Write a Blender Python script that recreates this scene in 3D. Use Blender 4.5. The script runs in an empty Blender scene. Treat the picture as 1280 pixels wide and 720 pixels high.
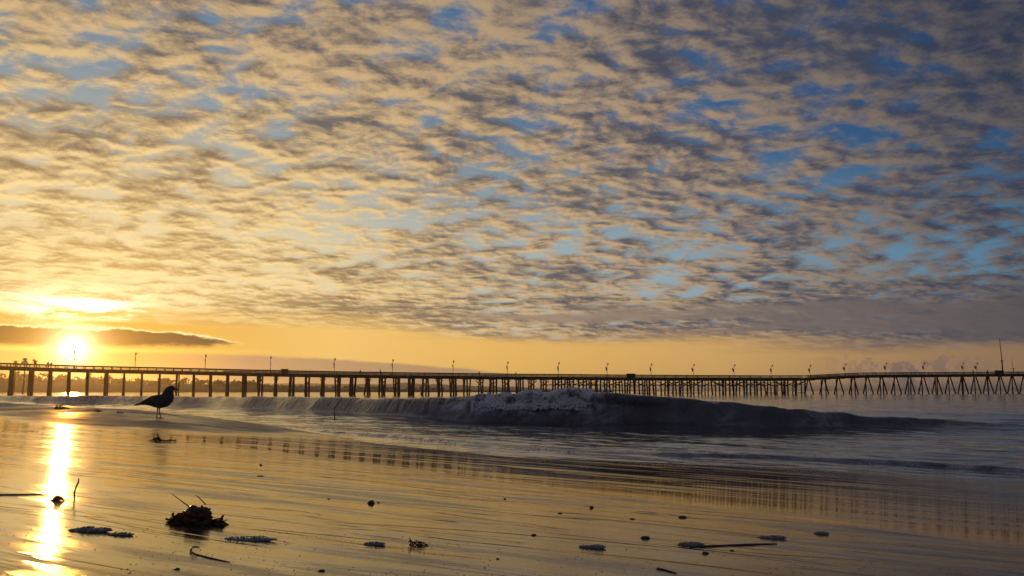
import bpy, bmesh, math, random
import numpy as np
from mathutils import Vector, Matrix
R = math.radians
scene = bpy.context.scene
COL = scene.collection

# ------------------------------------------------------------------ camera
F = 1108.0                                   # focal length in photograph pixels (1280 wide)
CZ = 0.20                                    # the camera stands low on the wet sand
PITCH = math.atan(128.5 / F)
cam_d = bpy.data.cameras.new('camera')
cam_d.sensor_width = 36.0
cam_d.lens = 36.0 * F / 1280.0
cam_d.clip_start = 0.02
cam_d.clip_end = 30000.0
cam = bpy.data.objects.new('camera', cam_d)
COL.objects.link(cam)
cam.location = (0, 0, CZ)
cam.rotation_euler = (math.pi / 2 + PITCH, 0, 0)
scene.camera = cam
scene.view_settings.view_transform = 'Standard'
scene.view_settings.look = 'None'
scene.view_settings.gamma = 1.0
scene.view_settings.exposure = 0.10
scene.view_settings.use_curve_mapping = False
try:
    scene.cycles.use_denoising = True
    scene.cycles.max_bounces = 8
    scene.cycles.volume_bounces = 0
except Exception:
    pass

HAZE, HAZE_G = 1.35e-4, .87
SUN_AZ, SUN_EL = -26.3, 2.45                 # degrees, azimuth from +Y towards +X
sv = Vector((math.sin(R(SUN_AZ)) * math.cos(R(SUN_EL)),
             math.cos(R(SUN_AZ)) * math.cos(R(SUN_EL)), math.sin(R(SUN_EL))))

# ------------------------------------------------------------------ sky (world)
world = bpy.data.worlds.new('World')
scene.world = world
world.use_nodes = True
nt = world.node_tree
nt.nodes.clear()
def nd(t, **kw):
    n = nt.nodes.new(t)
    for k, v in kw.items():
        setattr(n, k, v)
    return n
def put(sock, v):
    if isinstance(v, bpy.types.NodeSocket):
        nt.links.new(v, sock)
    elif isinstance(v, (tuple, list)) and len(v) == 3 and sock.type == 'RGBA':
        sock.default_value = (*v, 1)
    else:
        sock.default_value = v
def ma(op, a, b=None, c=None):
    n = nd('ShaderNodeMath', operation=op)
    put(n.inputs[0], a)
    if b is not None: put(n.inputs[1], b)
    if c is not None: put(n.inputs[2], c)
    return n.outputs[0]
add = lambda a, b: ma('ADD', a, b)
sub = lambda a, b: ma('SUBTRACT', a, b)
mul = lambda a, b: ma('MULTIPLY', a, b)
div = lambda a, b: ma('DIVIDE', a, b)
def sstep(x, lo, hi):
    n = nd('ShaderNodeMapRange', interpolation_type='SMOOTHSTEP')
    put(n.inputs['Value'], x)
    if lo < hi:
        put(n.inputs['From Min'], lo); put(n.inputs['From Max'], hi)
        put(n.inputs['To Min'], 0.0); put(n.inputs['To Max'], 1.0)
    else:
        put(n.inputs['From Min'], hi); put(n.inputs['From Max'], lo)
        put(n.inputs['To Min'], 1.0); put(n.inputs['To Max'], 0.0)
    return n.outputs['Result']
def gauss(x, c, w):
    t = div(sub(x, c), w)
    return ma('EXPONENT', mul(mul(t, t), -1.0))
def mixc(f, a, b, bt='MIX'):
    n = nd('ShaderNodeMix', data_type='RGBA', blend_type=bt, clamp_factor=True)
    put(n.inputs[0], f); put(n.inputs[6], a); put(n.inputs[7], b)
    return n.outputs[2]
def ramp(x, stops):
    n = nd('ShaderNodeValToRGB')
    el = n.color_ramp.elements
    while len(el) < len(stops): el.new(0.5)
    for e, (p, c) in zip(el, stops):
        e.position = p; e.color = (*c, 1)
    put(n.inputs[0], x)
    return n.outputs[0]
def curve(x, x0, x1, pts):
    """piecewise-linear value of x through pts, as a grey ramp scaled to the range of the values"""
    vs = [p[1] for p in pts]; lo, hi = min(vs), max(vs)
    t = div(sub(x, x0), x1 - x0)
    c = ramp(t, [((p - x0) / (x1 - x0), ((v - lo) / (hi - lo),) * 3) for p, v in pts])
    return add(mul(c, hi - lo), lo)
def noise(vec, scale, detail=6.0, rough=0.55, dist=0.0):
    n = nd('ShaderNodeTexNoise', noise_dimensions='3D')
    put(n.inputs['Vector'], vec); put(n.inputs['Scale'], scale); put(n.inputs['Detail'], detail)
    put(n.inputs['Roughness'], rough); put(n.inputs['Distortion'], dist)
    return n.outputs[0]
def xyz(x, y, z):
    n = nd('ShaderNodeCombineXYZ')
    put(n.inputs[0], x); put(n.inputs[1], y); put(n.inputs[2], z)
    return n.outputs[0]

tc = nd('ShaderNodeTexCoord').outputs['Generated']
nrm = nd('ShaderNodeVectorMath', operation='NORMALIZE'); put(nrm.inputs[0], tc)
sep = nd('ShaderNodeSeparateXYZ'); put(sep.inputs[0], nrm.outputs[0])
dx, dy, dz = sep.outputs
el = mul(ma('ARCSINE', dz), 180 / math.pi)
elp = ma('MAXIMUM', el, 0.0)
az = mul(ma('ARCTAN2', dx, dy), 180 / math.pi)
dot = nd('ShaderNodeVectorMath', operation='DOT_PRODUCT')
put(dot.inputs[0], nrm.outputs[0]); dot.inputs[1].default_value = sv
gam = mul(ma('ARCCOSINE', ma('MINIMUM', dot.outputs['Value'], 0.999999)), 180 / math.pi)
dele = mul(sub(el, SUN_EL), 1.12)
g60 = div(ma('SQRT', add(mul(gam, gam), mul(dele, dele))), 60.0)   # the glow spreads further along the horizon than upwards

# --- clear sky behind the clouds: the Sky Texture under a tint that follows the distance from the sun
sky = nd('ShaderNodeTexSky', sky_type='NISHITA')
sky.sun_disc = False
sky.sun_elevation = R(SUN_EL)
sky.sun_rotation = R(SUN_AZ)
sky.altitude = 0; sky.air_density = 1.0; sky.dust_density = 1.6; sky.ozone_density = 2.0
nish = mixc(1.0, sky.outputs[0], (0.10, 0.10, 0.10), 'MULTIPLY')
gap = ramp(g60, [(0.0, (1.0, .68, .24)), (.14, (.80, .60, .30)), (.28, (.42, .44, .38)), (.42, (.19, .27, .34)),
                 (.60, (.075, .165, .29)), (.80, (.020, .085, .215)), (1.0, (.008, .048, .14))])
gap = mixc(0.12, gap, nish)
pale = ramp(g60, [(0.0, (1.0, .80, .36)), (.25, (.80, .66, .38)), (.5, (.40, .50, .50)), (.8, (.16, .32, .42)), (1.0, (.09, .20, .30))])
gap = mixc(mul(sstep(el, 17.0, 6.0), .75), gap, pale)

# --- altocumulus sheet: a flat layer seen in perspective
kk = div(1.0, add(ma('MAXIMUM', dz, 0.0), 0.17))
qx, qy = mul(dx, kk), mul(dy, kk)
CA, SA = math.cos(R(24)), math.sin(R(24))
rx = add(mul(qx, CA), mul(qy, SA))           # cloud rows lie at an angle to the view
ry = sub(mul(qy, CA), mul(qx, SA))
shx, shy = math.sin(R(SUN_AZ)), math.cos(R(SUN_AZ))
def density(ox, oy, full=True):
    v = xyz(add(mul(rx, .88), ox), add(ry, oy), 3.7)
    a = noise(v, 10.0, 9.0, .63, .25)
    b = noise(v, 2.1, 3.0, .5, .2)
    v3 = nd('ShaderNodeTexVoronoi', feature='SMOOTH_F1'); put(v3.inputs['Vector'], v)
    put(v3.inputs['Scale'], 12.5); put(v3.inputs['Smoothness'], .55)
    c = sub(.62, v3.outputs['Distance'])
    return add(add(mul(a, .62), mul(b, .28)), mul(c, .16))
srx, sry = (shx * CA + shy * SA) * .80, (shy * CA - shx * SA)
D = density(0, 0)
D2 = density(.024 * srx, .024 * sry)
bias = add(mul(sstep(el, 7.5, 4.5), mul(sstep(az, -22.0, -8.0), .055)), mul(mul(sstep(az, 20.0, 29.0), sstep(el, 13.5, 17.5)), .10))
bias = add(bias, mul(sstep(gam, 18.0, 8.0), -.015))
Db = add(D, bias)
cover = sstep(Db, .340, .500)
big = noise(xyz(mul(rx, .75), ry, 11.3), 3.6, 5.0, .6, .4)       # broad heavy patches in the sheet
hi = ramp(g60, [(0.0, (1.0, .82, .42)), (.14, (.98, .74, .33)), (.30, (.86, .60, .27)), (.48, (.62, .42, .21)),
                (.70, (.37, .265, .17)), (.84, (.205, .16, .128)), (1.0, (.10, .088, .088))])
lo = ramp(g60, [(0.0, (.80, .50, .17)), (.14, (.52, .32, .12)), (.28, (.28, .185, .10)), (.44, (.138, .120, .114)),
                (.66, (.070, .074, .102)), (.88, (.048, .058, .092)), (1.0, (.028, .040, .075))])
sh = add(.45, mul(sub(big, .5), 1.7))
sh = add(sh, mul(sub(Db, .49), 2.4))
sh = sub(sh, mul(sub(D, D2), 5.8))
shade = sstep(sh, -.12, 1.02)
cl = mixc(shade, hi, lo)
skyc = mixc(cover, gap, cl)

# --- horizon band: clear gold under the cloud sheet
band = ramp(g60, [(0.0, (.70, .33, .02)), (.10, (.76, .42, .07)), (.25, (.86, .53, .15)), (.45, (.76, .44, .115)),
                  (.65, (.60, .35, .115)), (.85, (.34, .20, .095)), (1.0, (.22, .14, .09))])
wob = noise(xyz(mul(az, .05), mul(el, .9), 1.3), 1.0, 5.0, .6)
bandf = sstep(add(el, mul(sub(wob, .5), 3.0)), curve(az, -60, 60, [(-60, 5.5), (-20, 6.2), (0, 4.2), (12, 3.9), (22, 3.2), (60, 3.0)]), 1e9) if False else None
edge = curve(az, -60, 60, [(-60, 5.0), (-24, 4.6), (-10, 4.4), (0, 3.6), (12, 3.3), (22, 2.5), (60, 2.4)])
bandf = sstep(sub(add(el, mul(sub(wob, .5), 2.6)), edge), .8, -.8)
skyc = mixc(bandf, skyc, band)

# --- mauve stratus sheet low on the right
st = noise(xyz(mul(az, .085), mul(el, 1.25), 8.2), 1.0, 6.0, .6, .3)
sheet_c = ramp(g60, [(0.0, (.8, .5, .2)), (.3, (.46, .31, .17)), (.5, (.30, .215, .15)), (.75, (.155, .125, .115)), (1.0, (.085, .076, .082))])
sm = mul(gauss(add(el, mul(az, .012)), 4.7, 1.5), curve(az, -60, 60, [(-60, 0), (-16, 0), (-8, .5), (8, .75), (20, 1.0), (60, 1.0)]))
sheet_f = mul(sstep(add(mul(st, .9), mul(sm, .45)), .66, .86), ma('MINIMUM', mul(sm, 2.5), 1.0))
skyc = mixc(mul(sheet_f, .88), skyc, sheet_c)

# --- grey cloud bank on the horizon left of centre
bk = noise(xyz(mul(az, .35), mul(el, 1.2), 2.2), 1.0, 5.0, .6)
btop = curve(az, -60, 60, [(-60, 2.3), (-29, 2.35), (-18, 2.22), (-15, 2.12), (-9, 1.85), (-3, 1.42), (0, 1.0), (5, .55), (60, .4)])
bf = sstep(sub(add(el, mul(sub(bk, .5), .35)), btop), .10, -.10)
bank_c = ramp(g60, [(0.0, (1.0, .50, .07)), (.07, (.85, .42, .10)), (.16, (.50, .29, .145)), (.35, (.40, .245, .14)), (.55, (.46, .29, .15)), (1.0, (.16, .12, .10))])
skyc = mixc(mul(bf, .90), skyc, bank_c)

# --- heaped clouds standing on the horizon on the right
cn = noise(xyz(mul(az, .55), mul(el, .75), 5.1), 1.0, 6.0, .62, .15)
cf2 = mul(gauss(az, 23.6, 3.4), sstep(add(el, mul(sub(cn, .5), 3.6)), 1.95, 1.65))
cun = noise(xyz(add(mul(az, .55), -.10), sub(mul(el, .75), .03), 5.1), 1.0, 6.0, .62, .15)
cu_c = mixc(sstep(sub(cn, cun), -.03, .05), ramp(g60, [(.6, (.25, .165, .125)), (1.0, (.13, .10, .095))]), ramp(g60, [(.6, (.46, .27, .15)), (1.0, (.26, .165, .115))]))
skyc = mixc(mul(cf2, .85), skyc, cu_c)

# --- bright ragged cloud above the sun and the long dark bar across it
pn = noise(xyz(mul(az, .30), mul(el, 1.6), 9.4), 1.0, 6.0, .65, .3)
pf = mul(mul(gauss(az, -26.2, 3.2), gauss(el, 4.85, .75)), sstep(pn, .36, .58))
skyc = mixc(ma('MINIMUM', mul(pf, 1.5), 1.0), skyc, (1.9, 1.65, 1.0))
bn = noise(xyz(mul(az, .75), mul(el, 2.2), 6.6), 1.0, 7.0, .66)
bar_top = curve(az, -60, 0, [(-60, 3.6), (-30, 3.62), (-24, 3.62), (-20.5, 3.45), (-17.6, 2.95), (-16.6, 2.7), (0, 2.7)])
bar_bot = curve(az, -60, 0, [(-60, 2.2), (-30, 2.50), (-26, 2.55), (-20, 2.62), (-17.4, 2.78), (-16.4, 3.1), (0, 3.2)])
eln = add(el, mul(sub(bn, .5), .75))
barf = mul(sstep(sub(bar_top, eln), -.05, .12), sstep(sub(eln, bar_bot), -.10, .26))
bar_c = ramp(g60, [(0.0, (.7, .30, .02)), (.03, (.34, .14, .01)), (.07, (.14, .065, .015)), (.14, (.10, .062, .034)), (.3, (.13, .09, .06))])
rim = mul(mul(gauss(sub(bar_top, eln), -.03, .07), sstep(az, -16.5, -18.5)), .8)
skyc = mixc(rim, skyc, (1.25, 1.0, .5))
skyc = mixc(barf, skyc, bar_c)
# strip of clear light under the bar
strip = mul(gauss(el, 2.38, .17), sstep(gam, 13.0, 1.0))
skyc = mixc(mul(strip, .75), skyc, (1.2, .74, .16))

# --- sun: disc and aureole
glow1 = mul(ma('EXPONENT', mul(div(gam, .52), -1.0)), 5.5)
glow2 = mul(ma('EXPONENT', mul(div(gam, 1.7), -1.0)), .50)
glow3 = mul(ma('EXPONENT', mul(div(gam, 6.5), -1.0)), .05)
def scaled(col, f):
    n = nd('ShaderNodeVectorMath', operation='SCALE'); n.inputs[0].default_value = col; put(n.inputs['Scale'], f); return n.outputs[0]
def vadd(a, b):
    n = nd('ShaderNodeVectorMath', operation='ADD'); put(n.inputs[0], a); put(n.inputs[1], b); return n.outputs[0]
skyc = vadd(skyc, scaled((1.0, .86, .50), glow1))
skyc = vadd(skyc, scaled((1.0, .60, .12), glow2))
skyc = vadd(skyc, scaled((1.0, .66, .20), glow3))
# the opposite half of the sky is brightened to lift shaded sides, and below the horizon there is only dim air
n = nd('ShaderNodeVectorMath', operation='SCALE'); put(n.inputs[0], skyc)
put(n.inputs['Scale'], mul(10.0, mul(curve(gam, 0, 180, [(0, 1), (60, 1), (110, 1.35), (180, 2.0)]), sstep(el, -6.0, -.4))))
bg = nd('ShaderNodeBackground'); put(bg.inputs['Color'], n.outputs[0]); bg.inputs['Strength'].default_value = 0.10
out = nd('ShaderNodeOutputWorld'); nt.links.new(bg.outputs[0], out.inputs[0])

# ------------------------------------------------------------------ sun lamp
sl = bpy.data.lights.new('sun', 'SUN')
sl.energy = 0.5; sl.angle = R(0.5); sl.color = (1.0, .43, .07)
so = bpy.data.objects.new('sun', sl); COL.objects.link(so)
so.rotation_euler = (-sv).to_track_quat('-Z', 'Y').to_euler()

# ------------------------------------------------------------------ helpers
rng = np.random.RandomState(7)
random.seed(11)
def ray(px, py):
    """direction (forward component ~1) seen through a photograph pixel"""
    u = (px - 640) / F; v = (360 - py) / F
    return u, math.cos(PITCH) - v * math.sin(PITCH), math.sin(PITCH) + v * math.cos(PITCH)
def tag(o, label=None, cat=None, group=None, kind=None):
    for k, v in (('label', label), ('category', cat), ('group', group), ('kind', kind)):
        if v: o[k] = v
    return o
def empty(name, loc, rz=0.0):
    o = bpy.data.objects.new(name, None); COL.objects.link(o)
    o.empty_display_size = .1; o.location = loc; o.rotation_euler.z = rz
    return o
def link(name, me, mats, parent=None, smooth=False):
    o = bpy.data.objects.new(name, me); COL.objects.link(o)
    for m in (mats if isinstance(mats, (list, tuple)) else [mats]): me.materials.append(m)
    if parent is not None: o.parent = parent
    if smooth: me.polygons.foreach_set('use_smooth', [True] * len(me.polygons))
    return o
class MB:
    """collects boxes, bars, tubes and lumps, then links them as one mesh object"""
    def __init__(self): self.v = []; self.f = []
    def raw(self, v, f):
        n = len(self.v); self.v += [tuple(p) for p in v]; self.f += [tuple(i + n for i in q) for q in f]
    def bar(self, p, q, w, h, up=(0, 0, 1), ends=True):
        p, q, up = Vector(p), Vector(q), Vector(up)
        d = (q - p).normalized(); s = d.cross(up)
        s = s.normalized() if s.length > 1e-5 else Vector((1, 0, 0)); t = s.cross(d)
        v = [a + s * (i * w / 2) + t * (j * h / 2) for a in (p, q) for i, j in ((-1, -1), (1, -1), (1, 1), (-1, 1))]
        self.raw(v, [(0, 1, 5, 4), (1, 2, 6, 5), (2, 3, 7, 6), (3, 0, 4, 7), (3, 2, 1, 0), (4, 5, 6, 7)])
    def tube(self, pts, rad, n=8, flat=1.0, jit=0.0):
        pts = [Vector(p) for p in pts]
        rad = rad if isinstance(rad, (list, tuple)) else [rad] * len(pts)
        vs = []; prev = None
        for i, p in enumerate(pts):
            d = (pts[min(i + 1, len(pts) - 1)] - pts[max(i - 1, 0)]).normalized()
            ref = Vector((0, 0, 1)) if abs(d.z) < .9 else Vector((1, 0, 0))
            s = d.cross(ref).normalized(); t = s.cross(d)
            for k in range(n):
                a = 2 * math.pi * k / n; r = rad[i] * (1 + (random.uniform(-jit, jit) if jit else 0))
                vs.append(p + s * math.cos(a) * r + t * math.sin(a) * r * flat)
        fs = []
        for i in range(len(pts) - 1):
            for k in range(n):
                fs.append((i * n + k, i * n + (k + 1) % n, (i + 1) * n + (k + 1) % n, (i + 1) * n + k))
        fs.append(tuple(range(n))[::-1]); fs.append(tuple((len(pts) - 1) * n + k for k in range(n)))
        self.raw(vs, fs)
    _ico = {}
    def lump(self, c, r, sub=1, jit=.2, rot=None):
        if sub not in MB._ico:
            bm = bmesh.new(); bmesh.ops.create_icosphere(bm, subdivisions=sub, radius=1.0)
            bm.verts.index_update()
            MB._ico[sub] = ([tuple(v.co) for v in bm.verts], [tuple(v.index for v in f.verts) for f in bm.faces]); bm.free()
        vv, ff = MB._ico[sub]
        rx = r if isinstance(r, (tuple, list)) else (r, r, r)
        n = len(self.v)
        for p in vv:
            k = 1 + random.uniform(-jit, jit)
            self.v.append((c[0] + p[0] * rx[0] * k, c[1] + p[1] * rx[1] * k, c[2] + p[2] * rx[2] * k))
        self.f += [(i + n, j + n, q + n) for i, j, q in ff]
    def build(self, name, mats, parent=None, smooth=False):
        me = bpy.data.meshes.new(name); me.from_pydata(self.v, [], self.f); me.update()
        return link(name, me, mats, parent, smooth)

# lattice noise for the modelled relief
def _hash(i, j, s):
    h = (i.astype(np.int64) * 374761393 + j.astype(np.int64) * 668265263 + s * 974634777) & 0x7fffffff
    h = ((h ^ (h >> 13)) * 1274126177) & 0x7fffffff
    return ((h ^ (h >> 16)) & 0xffff) / 65535.0
def vnoise(x, y, s=0):
    x = np.asarray(x, float); y = np.asarray(y, float)
    i = np.floor(x); j = np.floor(y); u = x - i; v = y - j
    u = u * u * u * (u * (u * 6 - 15) + 10); v = v * v * v * (v * (v * 6 - 15) + 10)
    a = _hash(i, j, s); b = _hash(i + 1, j, s); c = _hash(i, j + 1, s); d = _hash(i + 1, j + 1, s)
    return (a * (1 - u) + b * u) * (1 - v) + (c * (1 - u) + d * u) * v - .5
def fbm(x, y, s=0, o=4, g=.5):
    t = 0; k = 1.0
    for q in range(o):
        t = t + k * vnoise(x * 2 ** q, y * 2 ** q, s + q * 17); k *= g
    return t
def ss(x, lo, hi):
    t = np.clip((np.asarray(x, float) - lo) / (hi - lo), 0, 1); return t * t * (3 - 2 * t)

# ------------------------------------------------------------------ materials
class NT:
    def __init__(self, name):
        self.m = bpy.data.materials.new(name); self.m.use_nodes = True
        self.t = self.m.node_tree; self.p = self.t.nodes['Principled BSDF']
    def n(self, t, **kw):
        o = self.t.nodes.new(t)
        for k, v in kw.items(): setattr(o, k, v)
        return o
    def l(self, a, b): self.t.links.new(a, b)
    def noise(self, vec, scale, detail=4, rough=.55, dist=0):
        o = self.n('ShaderNodeTexNoise'); self.l(vec, o.inputs['Vector'])
        o.inputs['Scale'].default_value = scale; o.inputs['Detail'].default_value = detail
        o.inputs['Roughness'].default_value = rough; o.inputs['Distortion'].default_value = dist
        return o.outputs[0]
    def map(self, x, a, b, c, d):
        o = self.n('ShaderNodeMapRange'); self.l(x, o.inputs[0])
        for i, v in enumerate((a, b, c, d)): o.inputs[i + 1].default_value = v
        return o.outputs[0]
    def math(self, op, a, b=None):
        o = self.n('ShaderNodeMath', operation=op)
        for i, v in enumerate((a, b)):
            if v is None: continue
            if isinstance(v, (int, float)): o.inputs[i].default_value = v
            else: self.l(v, o.inputs[i])
        return o.outputs[0]
    def mixcol(self, f, a, b):
        o = self.n('ShaderNodeMix', data_type='RGBA'); self.l(f, o.inputs[0])
        for i, c in ((6, a), (7, b)):
            if isinstance(c, tuple): o.inputs[i].default_value = (*c, 1)
            else: self.l(c, o.inputs[i])
        return o.outputs[2]
    def bump(self, h, dist, strength=1.0, prev=None):
        o = self.n('ShaderNodeBump'); self.l(h, o.inputs['Height'])
        o.inputs['Distance'].default_value = dist; o.inputs['Strength'].default_value = strength
        if prev is not None: self.l(prev, o.inputs['Normal'])
        return o.outputs[0]
    def coords(self, scale=(1, 1, 1), rz=0.0):
        g = self.n('ShaderNodeNewGeometry')
        mp = self.n('ShaderNodeMapping', vector_type='TEXTURE' if False else 'POINT')
        self.l(g.outputs['Position'], mp.inputs[0])
        mp.inputs['Rotation'].default_value = (0, 0, rz); mp.inputs['Scale'].default_value = scale
        return mp.outputs[0]
    def attr(self, name):
        o = self.n('ShaderNodeAttribute'); o.attribute_name = name; return o.outputs['Fac']
    def set(self, **kw):
        for k, v in kw.items():
            s = self.p.inputs[k.replace('_', ' ')]
            if isinstance(v, bpy.types.NodeSocket): self.l(v, s)
            elif isinstance(v, tuple): s.default_value = (*v, 1)
            else: s.default_value = v
        return self
def simple(name, c1, c2, scale=8.0, rough=.7, bump=0.0, obj=True, **kw):
    k = NT(name); tcn = k.n('ShaderNodeTexCoord').outputs['Object']
    f = k.noise(tcn, scale, 5, .6); f = k.map(f, .3, .7, 0, 1)
    k.set(Base_Color=k.mixcol(f, c1, c2), Roughness=rough, **kw)
    if bump: k.l(k.bump(f, bump), k.p.inputs['Normal'])
    return k.m

# ------------------------------------------------------------------ shore: a = metres seaward, b = metres along the shore
NX, NY = .785, .62
SHORE = math.atan2(NY, NX)                    # direction of the seaward axis
SEA_K = 3.2                                   # the sea is modelled small about the eye point and scaled up
LEVEL_U = -0.21
LEVEL = CZ + SEA_K * (LEVEL_U - CZ)           # still water, a metre and a half below the camera
A_FOLD = 1.92                                 # where the flat upper sand folds into the steeper wet beach face
def ab(x, y): return NX * x + NY * y, NY * x - NX * y
def xy(a, b): return NX * a + NY * b, NY * a - NX * b
_ex = np.array([-60, -30, -8, -3.4, -.93, 0, .92, 2.08, 3.87, 8, 60]) * 1.18; _ey = np.array([96, 54, 18.5, 11.4, 7.0, 5.65, 6.0, 6.5, 6.35, 6.2, 6]) * 1.18
def sand_z(x, y):
    a, b = ab(np.asarray(x, float), np.asarray(y, float))
    fold = A_FOLD + .10 * fbm(b * .35, b * 0 + 3.1, 5, 3)
    d = a - fold
    z = -.060 * a - .009 * (np.log1p(np.exp(np.clip(d / .08, -40, 40))) * .08)
    z = np.where(d > 2, -.060 * a - .009 * d, z)
    cusp = .150 * ss(-b, 7.0, 14.0) * np.exp(-((a - 4.0) / 1.5) ** 2)
    z = z + cusp * (1 + .25 * fbm(a * 1.3, b * .8, 41, 4))
    near = np.exp(-((np.hypot(x, y)) / 9.0) ** 2)
    z = z + .0016 * fbm(a * 1.5, b * .28, 9, 3) * near + .0020 * near * fbm(a * .5, b * .22, 3, 2)
    z = np.where(a < -6, -.060 * a + .9 * (1 - np.exp(-(-a - 6).clip(0) * .03)), z)
    # the beach face ends in a soft step, then drops to the sea
    g = np.asarray(y, float) - np.interp(np.asarray(x, float), _ex, _ey) - .35 * fbm(np.asarray(x, float) * 1.1, np.asarray(y, float) * 0 + 2, 44, 4)
    t = np.log1p(np.exp(np.clip(g / .22, -40, 40))) * .22
    z = z - .15 * np.where(g > 4, g, t)
    z = np.maximum(z, LEVEL - 1.2 - .0005 * np.abs(a))
    return z
# main wave: crest height and foot of its face along the shore
_wb = np.array([-400, -60, -33, -28, -18, -13.6, -11.4, -9.6, -8.2, -7.4, -6.6, -5.8, -5.3, -4.7, -3, 3])
_wh = np.array([.16, .20, .242, .268, .278, .298, .31, .331, .378, .375, .335, .235, .15, .08, .0, 0])
_wa = np.array([5.0, 5.0, 5.6, 6.88, 6.64, 6.23, 6.43, 6.6, 7.03, 7.1, 7.24, 7.6, 8.38, 9.3, 10, 10])
def wave_params(b):
    return np.interp(b, _wb, _wh), np.interp(b, _wb, _wa)
_bb = np.array([-400, -30, -10.2, -6.5, -4.9, -4.0, -3.3, -2.7, -1.95, 0, 5])
_ba = np.array([4.2, 4.2, 4.28, 3.95, 3.88, 4.22, 4.58, 4.78, 4.80, 4.9, 5])
def sea_surface(x, y):
    """displaced position of the water: (x, y, z)"""
    x, y, z = sea_unit(np.asarray(x, float) / SEA_K, np.asarray(y, float) / SEA_K)
    return x * SEA_K, y * SEA_K, CZ + (z - CZ) * SEA_K
def sea_unit(x, y):
    a, b = ab(x, y); r = np.hypot(x, y)
    H, af = wave_params(b)
    H = H * (1 + .10 * fbm(b * .9, b * 0, 77, 3)); af = af + .22 * fbm(b * .45, b * 0 + 9, 31, 2)
    s = a - af
    hollow = ss(b, -11.0, -9.0) * (1 - .75 * ss(b, -8.2, -6.6))
    lift = (1 - hollow) * (.22 * ss(s, -.9, .3) + .78 * ss(s, .06, .44) ** 1.3) + hollow * ss(s, -.06, .44) ** 1.5
    back = np.exp(-(np.clip(s - .44, 0, None) / 1.05) ** 1.3)
    z = H * lift * back
    lip = ss(z, .55 * H + 1e-4, H + 1e-3) * ss(b, -10.5, -8.5) * ss(-b, 5.8, 7.4) * (s < 1.2)
    da = -.16 * lip * np.clip(H, 0, 1) / .38                       # the crest leans over its face
    # long streaks drawn up the face
    z = z + .020 * lift * back * (H / .35) * (.6 * fbm(b * 1.3 + a * 1.4, a * 2.0, 13, 5, .55) + 1.0 * fbm(b * .9 + a * .5, a * 7.0, 15, 4, .55))
    churn = ss(b, -10.6, -9.2) * ss(-b, 7.3, 8.2) * ss(s, .12, .30) * (1 - ss(s, .55, 1.1))
    z = z + churn * (.075 * fbm(b * 5, a * 6, 91, 5, .6) + .02)
    right = ss(b, -7.8, -6.2)
    z = z + right * H * .08 * lift * back * (fbm(b * .7 + a * .4, a * 5.0, 215, 3) + .6 * fbm(b * 2.2, a * 11.0, 217, 3))
    # small bore at the edge of the sea
    ba = np.interp(b, _bb, _ba) + .10 * fbm(b * 1.1, b * 0 + 5, 51, 4)
    sb = a - ba
    z = z + (.026 + .022 * fbm(b * 1.4, b * 0, 19, 3) + .010 * fbm(b * 7, a * 9, 17, 3)) * ss(sb, -.03, .07) * np.exp(-np.clip(sb, 0, None) / .16) * ss(b, -13, -8)
    # a lower wave behind the first, then swell
    bump2 = .10 * np.exp(-((a - 15 - .6 * fbm(b * .1, b * 0, 8, 2)) / 1.2) ** 2)
    z = z + bump2 * (.6 + .8 * vnoise(b * .07, b * 0 + .5, 4))
    sw = ss(r, 22, 120)
    z = z + sw * (.050 * np.sin(a * .42 + 2.2 * vnoise(a * .02, b * .02, 6)) * np.exp(-r / 900) + .05 * fbm(a * .12, b * .05, 66, 3) * np.exp(-r / 1500))
    shoulder = ss(b, -7.2, -5.6)
    for q, (a0, sl, am) in enumerate(((8.3, -.25, .016), (9.4, .10, .030), (11.2, -.15, .045), (13.0, .1, .06))):
        w = a - a0 - sl * (b + 5) - .25 * fbm(b * .8, b * 0 + q, 101 + q, 3)
        z = z + am * shoulder * np.where(w < 0, np.exp(-(w / .16) ** 2), np.exp(-(w / .55) ** 2)) * (.6 + vnoise(b * .5, b * 0 + q * 3.3, 7))
    fade = np.exp(-r / 160)
    z = z + fade * (.015 * fbm(a * 2.6, b * 1.1, 23, 5, .55) + .012 * fbm(a * .8, b * .3, 29, 3)) * ss(sb, .0, .25)
    return x + NX * da, y + NY * da, LEVEL_U + z

def polar_sheet(name, fn, mat, radii, wide=R(40), nmid=640, nrest=90, attrs=None):
    th = np.concatenate([np.linspace(-wide, wide, nmid, endpoint=False), np.linspace(wide, 2 * math.pi - wide, nrest, endpoint=False)])
    rr, tt = np.meshgrid(radii, th, indexing='ij')
    x = (rr * np.sin(tt)).ravel(); y = (rr * np.cos(tt)).ravel()
    X, Y, Z = fn(x, y)
    nr, na = len(radii), len(th)
    co = np.stack([X, Y, Z], 1)
    i = np.arange(nr - 1)[:, None] * na; j = np.arange(na)[None, :]; j2 = (j + 1) % na
    q = np.stack([i + j, i + j2, i + na + j2, i + na + j], -1).reshape(-1, 4)
    q = q[:, ::-1]
    me = bpy.data.meshes.new(name)
    me.vertices.add(len(co)); me.vertices.foreach_set('co', co.astype(np.float32).ravel())
    me.loops.add(q.size); me.loops.foreach_set('vertex_index', q.astype(np.int32).ravel())
    me.polygons.add(len(q)); me.polygons.foreach_set('loop_start', np.arange(0, q.size, 4, dtype=np.int32))
    me.polygons.foreach_set('loop_total', np.full(len(q), 4, np.int32))
    me.update(calc_edges=True)
    me.polygons.foreach_set('use_smooth', np.ones(len(q), bool))
    for k, v in (attrs(x, y) if attrs else {}).items():
        at = me.attributes.new(k, 'FLOAT', 'POINT'); at.data.foreach_set('value', np.asarray(v, np.float32))
    o = bpy.data.objects.new(name, me); COL.objects.link(o); me.materials.append(mat)
    return o

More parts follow.
